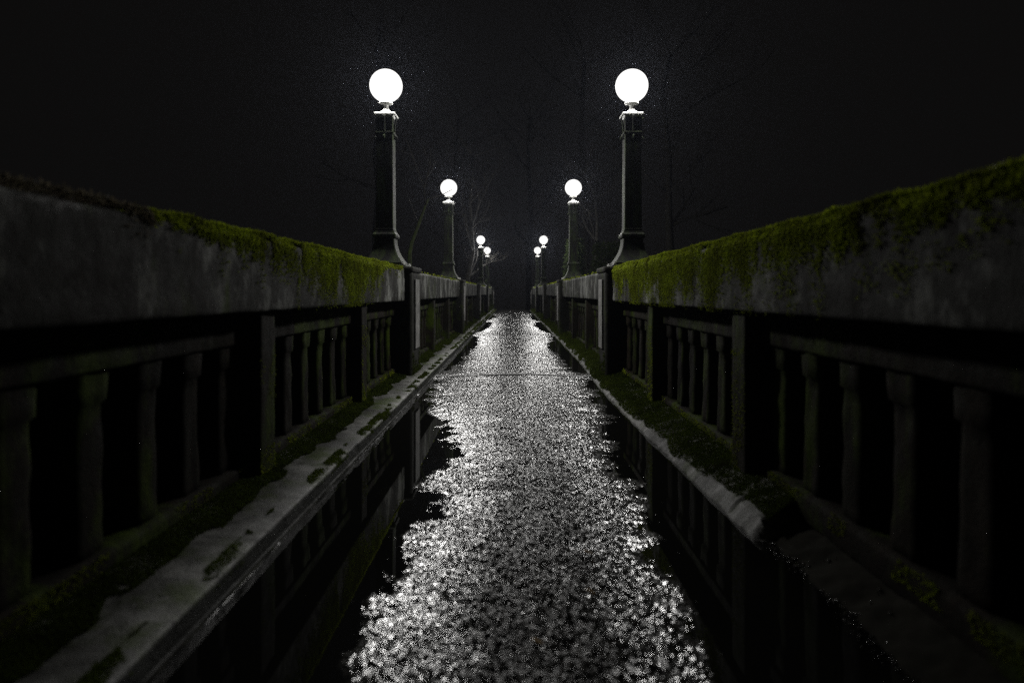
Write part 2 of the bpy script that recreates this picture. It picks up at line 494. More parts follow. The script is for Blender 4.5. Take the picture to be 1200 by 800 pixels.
# deck slab that carries everything, below the path
sl = rounded([(-1.95, -0.75), (1.95, -0.75), (1.95, -0.07), (-1.95, -0.07)], 0.05)
o = extrude_y("bridge_deck", sl, np.linspace(Y0 - 0.6, 39.0, 60), M_WALL, None, (0, 0, 0), 0.004)
tag(o, "long concrete bridge deck carrying the wet asphalt path", "bridge deck")

# ------------------------------------------------------------------ kerbs / ledges
def ywarp(lo, hi, k=0.006, m=0.02):
    out = [lo]
    while out[-1] < hi: out.append(out[-1] + max(m, k * abs(out[-1])))
    out[-1] = hi
    return np.array(out)

pl = rounded([(-1.66, -0.068), (-0.866, -0.068), (-0.872, 0.0), (-0.884, 0.008), (-0.889, 0.066), (-0.897, 0.073), (-1.12, 0.084), (-1.22, 0.105), (-1.66, 0.13)], 0.005, 2)
def lw(X, Y, Z):
    e = np.clip((X + 1.05) / 0.15, 0, 1)
    X = X + e * 0.006 * fbm(Y * 1.5, X * 0, s=61, octaves=4)
    bite = np.clip(fbm(Y * 5, X * 2, s=63, octaves=4) - 0.22, 0, 1)
    return X - e * 0.05 * bite * (Z > 0.03), Z - e * 0.02 * bite * (Z > 0.03)
o = extrude_y("kerb", pl, ywarp(Y0, Y1), M_KERB, None, (0, 0, 0), 0.0035, 12, 21, warp=lw)
tag(o, kind="structure")
# wet meniscus lip, shaped to glint along the foot of the left kerb
n = 1500
yy = ywarp(0.8, 38.2, 0.0035, 0.008)
wdt = 0.006 + 0.007 * (fbm(yy * 7, yy * 0, s=71, octaves=4) + 0.3)
wdt = np.clip(wdt, 0.0, 0.02)
prof_t = np.linspace(0, 1, 4)
lipV = []
for k in range(4):
    t_ = prof_t[k]
    lipV.append(np.stack([-0.874 + wdt * t_ + 0.002 * fbm(yy * 3, yy * 0, s=72), yy, 0.010 * (1 - t_) ** 2 * (wdt > 0) + 0.0015 * fbm(yy * 60, yy * 0 + k, s=73) * (k < 3) + (0.001 if k < 3 else -0.002)], -1))
lipV = np.stack(lipV, 1).reshape(-1, 3)
M_LIP = NT("wet grit").set(Base_Color=(0.03, 0.03, 0.028), Roughness=0.14)
tag(np_mesh("waterline", lipV, grid_faces(len(yy), 4), M_LIP, None, True), "thin glinting edge of water along the foot of the left kerb", "waterline", kind="stuff")

pr = rounded([(0.99, -0.068), (1.66, -0.068), (1.66, 0.14), (1.22, 0.118), (1.10, 0.083), (1.048, 0.066), (0.994, 0.008), (0.986, -0.02)], 0.004, 2)
def rw(X, Y, Z):
    e = np.clip((1.13 - X) / 0.12, 0, 1)
    kx = kerb_r(Y) - 1.0 + 0.010 * fbm(Y * 2.2, X * 0, s=81, octaves=5) + 0.012 * fbm(Y * 11, X * 0, s=82, octaves=5)
    ramp_ = np.clip((Y - 2.66 - 0.7 * (np.minimum(X, 1.25) - 1.0) + 0.05 * fbm(X * 14, Y * 9, s=83)) / 0.09, 0, 1)
    Z = np.where(Z > -0.03, -0.03 + (Z + 0.03) * np.clip(ramp_, 0.0, 1.0) ** 0.7, Z)
    for cyk, wk in ((3.02, 0.012), (4.35, 0.010), (5.9, 0.012)):        # cracked through
        cr = np.exp(-((Y - cyk - 0.03 * (X - 1.0)) / wk) ** 2)
        Z = Z - 0.03 * cr * (Z > 0.02)
    return X + e * kx, Z
yk = np.unique(np.concatenate([ywarp(2.70, Y1, 0.005, 0.012)]))
o = extrude_y("kerb", pr, yk, M_KERB_CLEAN, None, (0, 0, 0), 0.0055, 22, 31, warp=rw)
tag(o, kind="structure")
# silted, broken-away strip where the right kerb is missing
yb = np.arange(Y0, 2.72, 0.02); xb = np.arange(1.02, 1.40, 0.012)
XB, YB = np.meshgrid(xb, yb)
HB = np.interp(XB, [1.0, 1.07, 1.12, 1.25, 1.4], [-0.03, -0.002, 0.02, 0.06, 0.085]) + 0.018 * fbm(XB * 7, YB * 7, s=91) + 0.006 * fbm(XB * 40, YB * 40, s=92)
tag(np_mesh("dirt", np.stack([XB, YB, HB], -1).reshape(-1, 3), grid_faces(len(yb), len(xb)), M_SOIL, None, True), "dark silt heaped where the right kerb has broken away", "dirt", kind="stuff")

# loose gravel and chips
def stones(spots):
    Vs, Fs = [], []
    base = np.array([(1, 0, 0), (-1, 0, 0), (0, 1, 0), (0, -1, 0), (0, 0, 1), (0, 0, -1)], float)
    tri = np.array([(0, 2, 4), (2, 1, 4), (1, 3, 4), (3, 0, 4), (2, 0, 5), (1, 2, 5), (3, 1, 5), (0, 3, 5)])
    for x, y, z, r in spots:
        a = random.uniform(0, 6.28)
        R = np.array([[math.cos(a), -math.sin(a), 0], [math.sin(a), math.cos(a), 0], [0, 0, 1]])
        p = base * np.array([random.uniform(.7, 1.2), random.uniform(.6, 1.1), random.uniform(.4, .8)]) * r + rng.normal(0, .12 * r, (6, 3))
        Fs.append(tri + 6 * len(Vs)); Vs.append(p @ R.T + np.array([x, y, z]))
    return np.concatenate(Vs), np.concatenate(Fs)
spots = []
for _ in range(420):
    y = random.uniform(1.5, 2.95)
    if random.random() < 0.75:
        x = 1.07 + random.gauss(0, 0.018) + 0.02 * math.sin(y * 9)
    else:
        x = 1.07 + abs(random.gauss(0, 0.10))
    spots.append((x, y, 0.003 + max(0, (x - 1.09)) * 0.35, random.choice([0.003, 0.004, 0.005, 0.008])))
for _ in range(50):                                                     # grit lying in the left puddle's margin
    y = 1.6 + 5 * random.random() ** 1.6
    x = float(np.interp(y, LZ, LX)) - abs(random.gauss(0, 0.05))
    spots.append((x, y, 0.001, random.choice([0.003, 0.004, 0.006])))
for _ in range(25):
    y = 1.6 + 5 * random.random() ** 1.6
    x = float(np.interp(y, RZ, RX)) + abs(random.gauss(0, 0.05))
    spots.append((x, y, 0.001, random.choice([0.003, 0.004, 0.006])))
V, F = stones(spots)
tag(np_mesh("gravel", V, F, M_STONE), "small wet gravel scattered along the puddle margins", "gravel", kind="stuff")

def leaf(x, y, z, L, rot, lab, name="fallen_leaf"):
    nL, nW = 7, 5
    Vv = []
    for i in range(nL):
        s = i / (nL - 1)
        w = L * 0.33 * math.sin(math.pi * min(1, s * 0.95 + 0.04)) ** 0.8
        for j in range(nW):
            t_ = j / (nW - 1) * 2 - 1
            px, py = L * (s - 0.5), w * t_
            pz = 0.006 * math.cos(s * 3) + 0.25 * abs(t_) * w * 0.5 + 0.002
            Vv.append((px * math.cos(rot) - py * math.sin(rot), px * math.sin(rot) + py * math.cos(rot), pz))
    o = mesh_obj(name, Vv, [tuple(f) for f in grid_faces(nL, nW)], M_LEAF, None, True)
    o.location = (x, y, z)
    sm = o.modifiers.new("thick", 'SOLIDIFY'); sm.thickness = 0.0012
    tag(o, lab, "leaf", "fallen leaves on the path")
leaf(0.325, 2.50, 0.031, 0.040, 0.2, "larger glinting wet leaf on the asphalt, upper one of a close pair")
leaf(0.335, 2.40, 0.031, 0.024, 0.7, "small glinting wet leaf just below the larger one of the pair on the asphalt")
leaf(0.295, 2.17, 0.032, 0.034, -0.1, "wet leaf lying alone on the asphalt below the close pair of leaves")
leaf(0.115, 1.86, 0.032, 0.036, 0.1, "wet leaf on the middle of the asphalt, closest to the viewer")

# ------------------------------------------------------------------ moss tufts
def tufts(P, Nn, size, blades=4, hang=0.0, spread=0.8):
    """clumps of short pointed shoots at points P with normals Nn; size per point"""
    n = len(P)
    P = np.repeat(P, blades, 0); Nn = np.repeat(Nn, blades, 0); size = np.repeat(size, blades)
    m = len(P)
    d = Nn + rng.normal(0, spread, (m, 3)); d[:, 2] -= hang
    d /= np.linalg.norm(d, axis=1, keepdims=True)
    side = np.cross(d, rng.normal(0, 1, (m, 3))); side /= np.linalg.norm(side, axis=1, keepdims=True) + 1e-9
    L = size * rng.uniform(0.6, 1.4, m)
    w = L * 0.28
    base = P + rng.normal(0, 0.25, (m, 3)) * size[:, None]
    V = np.stack([base - side * w[:, None], base + side * w[:, None], base + d * L[:, None]], 1).reshape(-1, 3)
    return V, np.arange(len(V)).reshape(-1, 3)

def moss_beam(side, ya, yb, parent, origin, dens, k_near=False):
    """moss on the coping: top, front edge and hanging curtains. returns object"""
    N = int(dens * (yb - ya))
    near_bias = rng.random(N) ** 1.5
    y = ya + (yb - ya) * near_bias if ya < 8 else ya + (yb - ya) * rng.random(N)
    u = rng.random(N)
    cov = cover(side, y)
    # front curtain: thins out downwards in streaks
    dep = 0.375 * u ** 1.25
    s_ = 101 + (side > 0)
    reach = cov * 0.42 * (1.0 + 0.75 * fbm(y * 3.2, dep * 0 + 3, s=s_, octaves=4) + 0.45 * fbm(y * 26, dep * 1.5, s=s_ + 10, octaves=3)) + 0.008 * np.minimum(1, cov * 8)
    patch_ = fbm(y * 9, dep * 4.0, s=s_ + 20, octaves=4)
    pk = np.clip((reach - dep) / (0.06 + 0.85 * reach), 0, 1) * np.clip(0.85 + 1.5 * patch_, 0, 1)
    pk = np.maximum(pk, np.where(dep < 0.05 + reach * 1.5, 0.10 * np.minimum(1, cov * 2) * np.clip(0.3 + 2.5 * patch_, 0, 1), 0))
    keep = rng.random(N) < pk
    y1, d1 = y[keep], dep[keep]
    sz = 0.0055 + 0.0050 * rng.random(len(y1)) + 0.0009 * np.maximum(0, y1 - 4)
    sz *= np.clip(1.25 - d1 * 1.6, 0.6, 1.2)
    x1 = side * (BEAM_F - 0.001 + np.where(d1 < 0.03, (0.03 - d1) * 0.6, 0))
    P1 = np.stack([x1, y1, TOP - d1], -1)
    N1 = np.tile(np.array([-side * 0.8, 0, 0.25]), (len(y1), 1))
    Va, Fa = tufts(P1, N1 * np.array([0.6, 1, 1]), sz, 4, hang=0.8, spread=0.5)
    # crest along the top edge
    M = int(N * 0.55)
    y2 = ya + (yb - ya) * (rng.random(M) ** 1.5 if ya < 8 else rng.random(M))
    c2 = cover(side, y2)
    xx = np.abs(rng.normal(0, 0.10, M))
    hump = 0.011 * (fbm(y2 * 6, xx * 8, s=121 + (side > 0), octaves=3) + 0.4)
    k2 = rng.random(M) * np.where(y2 > 8.1, 3.5, 1.0) < np.clip(c2 * 2.6 + 0.01, 0, 1) * np.clip(1.0 + 1.3 * fbm(y2 * 3, xx * 5, s=131, octaves=3), 0, 1)
    y2, xx, hump = y2[k2], xx[k2], hump[k2]
    P2 = np.stack([side * (BEAM_F + 0.01 + xx), y2, TOP - 0.004 + np.maximum(0, hump)], -1)
    N2 = np.tile(np.array([-side * 0.35, 0, 1.0]), (len(y2), 1))
    sz2 = 0.007 + 0.007 * rng.random(len(y2)) + 0.0008 * np.maximum(0, y2 - 4)
    Vb, Fb = tufts(P2, N2, sz2, 4, hang=0.0, spread=0.6)
    V = np.concatenate([Va, Vb]) - np.array(origin)
    F = np.concatenate([Fa, Fb + len(Va)])
    fy = V[F[:, 0], 1] + origin[1]
    dead = (fy < 2.25 + 0.5 * fbm(fy * 7, fy * 0, s=141)) & (side < 0) if k_near else np.zeros(len(F), bool)
    for sel, mt, lb in ((~dead, M_MOSS, "green moss hanging over the coping"), (dead, M_MOSS_DRY, "thin brownish dead moss along the top edge")):
        if sel.sum() < 10: continue
        Vs = V[F[sel].ravel()]
        o = np_mesh("moss", Vs, np.arange(len(Vs)).reshape(-1, 3), mt, parent)
        tag(o, lb, kind="stuff")

def cover(side, y):
    if side < 0:
        return np.interp(y, [1.3, 2.0, 2.3, 2.7, 3.2, 3.7, 4.2, 5.4, 5.9, 6.3, 7.4, 8.2, 10, 15, 23, 40],
                         [0.01, 0.02, 0.10, 0.20, 0.32, 0.62, 0.95, 0.95, 0.45, 0.12, 0.06, 0.012, 0.008, 0.008, 0.005, 0.005])
    return np.interp(y, [1.3, 2.0, 2.6, 3.0, 3.5, 3.9, 4.5, 5.6, 6.2, 6.5, 6.9, 7.4, 8.2, 10, 15, 23, 40],
                     [0.22, 0.25, 0.42, 0.55, 0.85, 1.1, 1.0, 1.0, 0.95, 0.40, 0.75, 0.25, 0.012, 0.008, 0.008, 0.005, 0.005])

def moss_face(points_fn, N, parent, origin, mat=None, name="moss", lab="patches of moss"):
    P, Nn, sz, hang = points_fn(N)
    if len(P) < 5: return
    V, F = tufts(P, Nn, sz, 3, hang=hang, spread=0.7)
    o = np_mesh(name, V - np.array(origin), F, mat or M_MOSS_DARK, parent)
    tag(o, lab, kind="stuff")

# ------------------------------------------------------------------ parapet sections
SIDE = {-1: "left", 1: "right"}
def section(side, ya, yb, pil, label, k):
    org = (side * 1.40, (ya + yb) / 2, 0.10)
    root = empty("bridge_parapet", org, label, "parapet", "balustraded parapet sections between the piers")
    s = side
    yy = ywarp(ya, yb, 0.006, 0.025)
    prof = rounded([(s * BEAM_F, BEAM_B), (s * BEAM_F, TOP - 0.012), (s * (BEAM_F + 0.05), TOP), (s * 1.60, TOP), (s * 1.66, TOP - 0.02), (s * 1.66, BEAM_B), (s * 1.30, BEAM_B), (s * 1.24, BEAM_B + 0.02)], 0.022, 3)
    def sag(X, Y, Z):
        e = np.minimum(Y - ya, yb - Y) / 0.5
        dip = 0.018 * np.clip(e, 0, 1) + 0.010 * fbm(Y * 0.9, Y * 0, s=140 + k, octaves=4) * np.clip(e, 0, 1)
        return X, Z - dip * np.clip((Z - BEAM_B) / (TOP - BEAM_B), 0, 1)
    extrude_y("coping", prof, yy, M_BEAM, root, org, 0.006, 8, 150 + k, warp=sag)
    # recessed top rail and bottom rail
    lp = rounded([(s * 1.245, 0.735), (s * 1.245, BEAM_B + 0.025), (s * 1.50, BEAM_B + 0.025), (s * 1.50, 0.735)], 0.012, 2)
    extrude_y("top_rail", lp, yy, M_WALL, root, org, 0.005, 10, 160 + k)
    lp = rounded([(s * 1.235, 0.05), (s * 1.235, 0.150), (s * 1.26, 0.165), (s * 1.50, 0.165), (s * 1.50, 0.05)], 0.012, 2)
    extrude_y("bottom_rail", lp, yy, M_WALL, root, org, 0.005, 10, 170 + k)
    ends = [ya] + [p for p in pil] + [yb]
    for i, p in enumerate(pil):
        soft_box("pilaster", s * 1.345, p, 0.06, BEAM_B + 0.022, 0.35, 0.21, M_WALL, root, org, 0.015, 0.005, 180 + i + 7 * k)
    proto = None
    for a, b in zip(ends[:-1], ends[1:]):
        a2 = a + (0.105 if a in pil else 0.0); b2 = b - (0.105 if b in pil else 0.0)
        nb = max(1, round((b2 - a2) / 0.352) - 0)
        pitch = (b2 - a2) / nb
        for j in range(nb):
            y = a2 + pitch * (j + 0.5)
            if proto is None or ya < 8:
                z0, z1 = 0.155, 0.755
                bx = s * 1.345
                Vv, Ff = [], []
                prof2 = []
                for z, wy_, wx_ in ((z0, .084, .080), (0.45, .080, .075), (z1 - .125, .080, .072), (z1 - .115, .094, .084), (z1 - .02, .096, .086), (z1, .10, .09)):
                    prof2.append((z, wy_, wx_))
                zs = []
                for (za, wa, xa), (zb, wb, xb_) in zip(prof2[:-1], prof2[1:]):
                    m = max(1, int((zb - za) / 0.04))
                    for q in range(m):
                        t_ = q / m; zs.append((za + (zb - za) * t_, wa + (wb - wa) * t_, xa + (xb_ - xa) * t_))
                zs.append(prof2[-1])
                rows = []
                for z, wy_, wx_ in zs:
                    c = rounded([(-wx_, -wy_), (wx_, -wy_), (wx_, wy_), (-wx_, wy_)], 0.014, 2)[:]
                    # constant count per row: resample on angle
                    ang = np.linspace(0, 2 * math.pi, 28, endpoint=False)
                    ca, sa = np.cos(ang), np.sin(ang)
                    r = (np.abs(ca / wx_) ** 9 + np.abs(sa / wy_) ** 9) ** (-1 / 9)
                    rows.append(np.stack([r * ca, r * sa, np.full(28, z)], -1))
                A = np.array(rows)
                nz = 0.010 * fbm(A[..., 0] * 12 + j, A[..., 1] * 12 + k * 3.1, A[..., 2] * 10, s=190 + j, octaves=3)
                D = A[..., :2] / np.linalg.norm(A[..., :2], axis=-1, keepdims=True)
                A[..., :2] += D * nz[..., None]
                Ff = [tuple(f) for f in grid_faces(len(zs), 28, True)] + [tuple(range(28))[::-1], tuple((len(zs) - 1) * 28 + q for q in range(28))]
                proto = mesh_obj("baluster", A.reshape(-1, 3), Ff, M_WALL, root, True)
                bo = proto
            else:
                bo = proto.copy(); COL.objects.link(bo); bo.parent = root
            bo.location = (s * 1.345 - org[0], y - org[1], -org[2])
    moss_beam(side, max(ya, 0.9), yb, root, org, 24000 if k == 0 else 2500, k == 0)
    # dark moss on pilasters, balusters' feet and the rails
    def low(N):
        y = max(ya, 1.0) + (yb - max(ya, 1.0)) * rng.random(N) ** (1.4 if k == 0 else 1)
        h = rng.random(N) ** 1.6
        onp = np.zeros(N, bool)
        for p in pil: onp |= np.abs(y - p) < 0.10
        z = 0.10 + h * 0.62
        mk = fbm(y * 4, z * 3.0, s=201 + k + (s > 0), octaves=4)
        wet = np.interp(y, [1, 2.5, 3.5, 7.5, 9, 40], [.1, .25, .8, .9, .5, .3])
        keep = np.where(onp, mk > 0.15 - 0.42 * wet, (z < 0.163) & (mk > -0.1))
        y, z, onp = y[keep], z[keep], onp[keep]
        x = s * np.where(onp, 1.172, 1.238)
        return np.stack([x, y, z], -1), np.tile([-s, 0, 0.2], (len(y), 1)), 0.005 + 0.005 * rng.random(len(y)) + 0.0007 * np.maximum(0, y - 4), 0.4
    moss_face(low, 26000 if k == 0 else 2500, root, org, M_MOSS_DARK if k else M_MOSS, lab="moss on the pilasters and rail")
    return root

SEC_NAMES = ["first", "second", "third", "fourth", "fifth"]
for side in (-1, 1):
    S = SIDE[side]
    nm = {0: (f"long right parapet section closest to the viewer, thick green moss over its coping" if side > 0 else "long left parapet section closest to the viewer, pale stained coping half covered with moss"),
          1: f"short {S} parapet section between the first and second lamp posts",
          2: f"{S} parapet section just beyond the second lamp post",
          3: f"dim {S} parapet section before the two clustered far lamps",
          4: f"farthest {S} parapet section between the two clustered far lamps"}
    section(side, Y0, PIER_Y[0] - 0.352, [-1.0, 1.2, 3.4, 5.6], nm[0], 0)
    for k in range(4):
        a, b = PIER_Y[k] + 0.352, PIER_Y[k + 1] - 0.352
        section(side, a, b, [PIER_Y[k] + 2.78, PIER_Y[k] + 5.2], nm[k + 1], k + 1)

# ------------------------------------------------------------------ piers
PIER_LAB = ["{} concrete pier with pale panel under the tallest-looking lamp", "{} concrete pier under the second lamp post", "bare {} concrete pier that carries no lamp",
            "{} concrete pier under the third globe lamp", "{} concrete pier under the farthest globe lamp"]
for side in (-1, 1):
    for k, py in enumerate(PIER_Y):
        org = (side * LAMP_X, py, 0.05)
        root = empty("bridge_pier", org, PIER_LAB[k].format(SIDE[side]), "pier", "concrete piers along the parapets")
        soft_box("shaft", side * LAMP_X, py, 0.03, TOP - 0.045, 0.69, 0.70, M_PIER, root, org, 0.025, 0.006, 300 + k)
        soft_box("cap", side * LAMP_X, py, TOP - 0.047, TOP + 0.012, 0.715, 0.722, M_PIER, root, org, 0.02, 0.006, 310 + k)
        # raised pale panel on the inner face
        x = side * (PIER_F - 0.004)
        prof = rounded([(py - 0.155, 0.36), (py + 0.155, 0.36), (py + 0.155, 1.135), (py - 0.155, 1.135)], 0.006, 2)
        n = len(prof)
        Vv = [(x + side * 0.02 - org[0], a - org[1], b - org[2]) for a, b in prof] + [(x - side * 0.012 - org[0], a - org[1], b - org[2]) for a, b in prof]
        Ff = [(i, (i + 1) % n, n + (i + 1) % n, n + i) for i in range(n)] + [tuple(range(n))[::-1], tuple(range(n, 2 * n))]
        pn = mesh_obj("panel", Vv, Ff, M_PANEL, root); pn["label"] = "pale flat panel"
        def low(N):
            yv = py + (rng.random(N) - .5) * 0.66; z = 0.06 + 0.55 * rng.random(N) ** 2
            mk = fbm(yv * 6, z * 4, s=330 + k, octaves=3); kp = (z < 0.18 + 0.35 * (mk + .2)) & (z < 0.42)
            yv, z = yv[kp], z[kp]
            return np.stack([np.full(len(yv), side * (PIER_F + 0.002)), yv, z], -1), np.tile([-side, 0, .2], (len(yv), 1)), 0.012 + 0.01 * rng.random(len(yv)), 0.4
        moss_face(low, 900, root, org, lab="low moss on the pier foot")

# ledge moss: along the foot of both walls and in small cushions on the kerb edge
def ledge_pts(side):
    def fn(N):
        y = 1.2 + 37 * rng.random(N) ** 2.6
        u = rng.random(N) ** 1.3
        if side < 0:
            x = -1.25 + 0.36 * u
            z = np.interp(x, [-1.66, -1.22, -1.12, -0.95, -0.905, -0.89], [0.13, 0.105, 0.088, 0.078, 0.071, 0.05])
            m = fbm(x * 5, y * 3, s=401, octaves=4)
            e = fbm(x * 9, y * 6, s=405, octaves=3)
            kp = (u < 0.42 + 0.28 * m) | ((u > 0.80) & (e > 0.10))
        else:
            ek = kerb_r(y)
            w = 1.27 - ek
            x = 1.27 - w * u
            z = np.interp(x - (ek - 1.0) * np.clip((1.13 - x) / 0.12, 0, 1), [0.986, 0.994, 1.048, 1.10, 1.22, 1.66], [-0.02, 0.008, 0.066, 0.083, 0.118, 0.14])
            m = fbm(x * 5, y * 3, s=402, octaves=4)
            bare = np.interp(y, [2.7, 3.2, 4.5, 7, 40], [0.066, 0.042, 0.022, 0.014, 0.016])
            kp = (x > ek + bare + 0.035 * m) & (y > 2.70 + 0.75 * (x - ek))
        x, y, z = x[kp], y[kp], z[kp]
        return np.stack([x, y, z - 0.002], -1), np.tile([0, 0, 1.0], (len(y), 1)), (0.0045 + 0.0055 * rng.random(len(y))) * np.clip(0.7 + 0.10 * y, 0.9, 3.0), 0.0
    return fn
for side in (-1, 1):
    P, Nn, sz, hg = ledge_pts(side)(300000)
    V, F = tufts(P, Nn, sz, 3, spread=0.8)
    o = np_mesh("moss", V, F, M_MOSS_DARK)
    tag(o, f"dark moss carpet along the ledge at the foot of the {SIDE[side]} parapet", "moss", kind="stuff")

# ------------------------------------------------------------------ lamp posts
def square_lathe(profile, ch=0.07):
    """stacked squares (half width, z) with small chamfered corners"""
    V, F = [], []
    for h, z in profile:
        c = h * ch
        for x, y in ((h - c, -h), (h, -h + c), (h, h - c), (h - c, h), (-h + c, h), (-h, h - c), (-h, -h + c), (-h + c, -h)):
            V.append((x, y, z))
    m = len(profile)
    F = [tuple(f) for f in grid_faces(m, 8, True)]
    F.append(tuple(range(8))[::-1]); F.append(tuple((m - 1) * 8 + k for k in range(8)))
    return V, F

def make_lamp():
    root = empty("lamp_post", (0, 0, TOP + 0.012))
    V, F = square_lathe([(0.255, 0.0), (0.255, 0.018), (0.245, 0.024), (0.20, 0.026)])
    pl_ = mesh_obj("base_plate", V, F, M_IRON, root)
    for k in range(4):
        a = math.pi / 4 + k * math.pi / 2
        v, f = lathe([(0.020, 0.022), (0.020, 0.040), (0.011, 0.042), (0.010, 0.055)], 6)
        mesh_obj("bolt", [(x + 0.325 * math.cos(a), y + 0.325 * math.sin(a), z) for x, y, z in v], f, M_PALEIRON, pl_)
    # flared square foot with a sunk panel on each face
    prof = [(0.225, 0.024), (0.222, 0.05)]
    for i in range(15):
        t_ = i / 14
        prof.append((0.112 + 0.100 * (1 - t_) ** 2.2, 0.055 + 0.27 * t_))
    prof += [(0.128, 0.333), (0.134, 0.35), (0.132, 0.372), (0.116, 0.39), (0.110, 0.41)]
    V, F = square_lathe(prof)
    mesh_obj("foot", V, F, M_IRON, root)
    V, F = square_lathe([(0.102, 0.405), (0.102, 0.43), (0.098, 0.44)] + [(0.098 - 0.008 * i / 9, 0.44 + 1.26 * i / 9) for i in range(10)])
    mesh_obj("shaft", V, F, M_IRON, root)
    V, F = square_lathe([(0.090, 1.50), (0.103, 1.506), (0.106, 1.518), (0.103, 1.530), (0.090, 1.536)])
    mesh_obj("ring", V, F, M_IRON, root)
    for k in range(4):
        a = k * math.pi / 2
        ca, sa = math.cos(a), math.sin(a)
        V, F = [], []
        pts, rad = [], []
        for i in range(30):                                            # S-scroll drawn in the (r,z) plane of each face
            t_ = i / 29
            if t_ < 0.5:
                q = t_ / 0.5; ang = 2.6 + math.pi * (2.0 - 2.0 * q); rr = 0.008 + 0.015 * q
                r_, z_ = 0.113 + rr * math.cos(ang), 1.475 + rr * math.sin(ang)
            else:
                q = (t_ - 0.5) / 0.5
                r_ = 0.094 + 0.012 * q + 0.030 * max(0, q - 0.6) ; z_ = 1.487 + 0.222 * q
            pts.append((r_ * ca, r_ * sa, z_)); rad.append(0.0095 if t_ < 0.5 else 0.011)
        tube(pts, rad, 6, V, F)
        mesh_obj("scroll_bracket", V, F, M_IRON, root, True)
    # square top plate, concave neck, opal globe
    V, F = [], []
    V, F = square_lathe([(0.094, 1.690), (0.105, 1.712), (0.122, 1.716), (0.122, 1.736), (0.112, 1.742)])
    mesh_obj("top_plate", V, F, M_PALEIRON, root)
    prof = []
    for i in range(12):
        t_ = i / 11
        prof.append((0.026 + 0.080 * (1 - t_) ** 2.6, 1.741 + 0.105 * t_))
    prof += [(0.030, 1.846), (0.060, 1.858), (0.078, 1.864), (0.080, 1.872), (0.06, 1.874)]
    V, F = lathe(prof, 28)
    mesh_obj("neck", V, F, M_PALEIRON, root, True)
    zc = CAM_Z + 2.355 - (TOP + 0.012)
    V, F, R = [], [], 0.186
    nu, nv = 28, 48
    prof = []
    for i in range(nu + 1):
        t_ = i / nu
        ph = -math.pi / 2 + 0.30 + (math.pi - 0.302) * t_
        prof.append((max(1e-4, R * math.cos(ph)), zc + R * math.sin(ph)))
    V, F = lathe(prof, nv)
    g = mesh_obj("globe", V, F, M_GLOBE, root, True); g["label"] = "brightly lit opal glass globe"
    ld = bpy.data.lights.new("bulb", 'POINT')
    ld.shadow_soft_size = R + 0.004
    ld.use_soft_falloff = False
    ld.energy = LAMP_L * 4 * math.pi ** 2 * (R + 0.004) ** 2
    ld.color = (1.0, 0.985, 0.955)
    lo_ = link(bpy.data.objects.new("bulb", ld), root)
    lo_.location = (0, 0, zc)
    return root

def copy_tree(o, parent=None):
    c = o.copy(); COL.objects.link(c)
    c.parent = parent
    for ch in list(o.children):
        copy_tree(ch, c)
    return c

LAMP_LAB = {(-1, 0): "largest lit globe lamp post on the left parapet, dark iron with green stains",
            (1, 0): "largest lit globe lamp post on the right, standing where the thick moss ends",
            (-1, 1): "second lit globe lamp post on the left parapet, beside a bare sapling",
            (1, 1): "second lit globe lamp post on the right parapet",
            (-1, 3): "upper lit globe of the far left pair, lamp post below bare twigs",
            (1, 3): "upper lit globe of the far right pair of lamp posts",
            (-1, 4): "lower and smaller lit globe of the far left pair of lamp posts",
            (1, 4): "lower and smaller lit globe of the far right pair of lamp posts"}
proto = make_lamp()
first = True
for (side, k), lab in LAMP_LAB.items():
    o = proto if first else copy_tree(proto)
    first = False
    o.location = (side * LAMP_X, PIER_Y[k], TOP + 0.012)
    o.rotation_euler = (0, 0, 0)
    tag(o, lab, "lamp post", "lit globe lamp posts along the bridge")

# ------------------------------------------------------------------ ground below and beyond
gx = np.linspace(-70, 70, 90); gy = np.linspace(-40, 110, 110)
GX, GY = np.meshgrid(gx, gy)
def ground_h(x, y):
    valley = np.interp(y, [-40, -8, -2.5, 4, 15, 30, 37, 39.3, 46, 110], [-0.6, -0.6, -1.0, -4.5, -7, -5, -1.6, -0.55, -1.0, -2.0])
    return valley + 0.25 * fbm(x * 0.25, y * 0.25, s=501) - 0.02 * np.abs(x) * (y > 39) + 0.0
GZ = ground_h(GX, GY)
m = (np.abs(GX) < 3) & (GY > 38)
GZ = np.where(m, np.minimum(GZ, -0.9 - 0.045 * (GY - 38)), GZ)
tag(np_mesh("ground", np.stack([GX, GY, GZ], -1).reshape(-1, 3), grid_faces(len(gy), len(gx)), M_SOIL, None, True), kind="structure")

# ------------------------------------------------------------------ trees
def branchy(base, direction, L, r, depth, V, F, spread=0.55, seg=5, wob=0.10, up=0.08):
    pts, rad = [Vector(base)], [r]
    d = Vector(direction).normalized()
    for i in range(seg):
        d = (d + Vector((random.gauss(0, wob), random.gauss(0, wob), random.gauss(0, wob) + up))).normalized()
        pts.append(pts[-1] + d * (L / seg)); rad.append(r * (1 - 0.6 * (i + 1) / seg))
    tube(pts, rad, 6 if depth > 1 else 4, V, F)
    if depth > 0:
        nb = random.randint(3, 5)
        for _ in range(nb):
            i = random.randint(2, seg)
            d2 = (pts[i] - pts[i - 1]).normalized()
            d3 = (d2 + Vector((random.gauss(0, spread), random.gauss(0, spread), random.gauss(0, spread * .6)))).normalized()
            branchy(pts[i], d3, L * random.uniform(.45, .7), rad[i] * 0.7, depth - 1, V, F, spread, seg, wob * 1.15, up)
    return pts

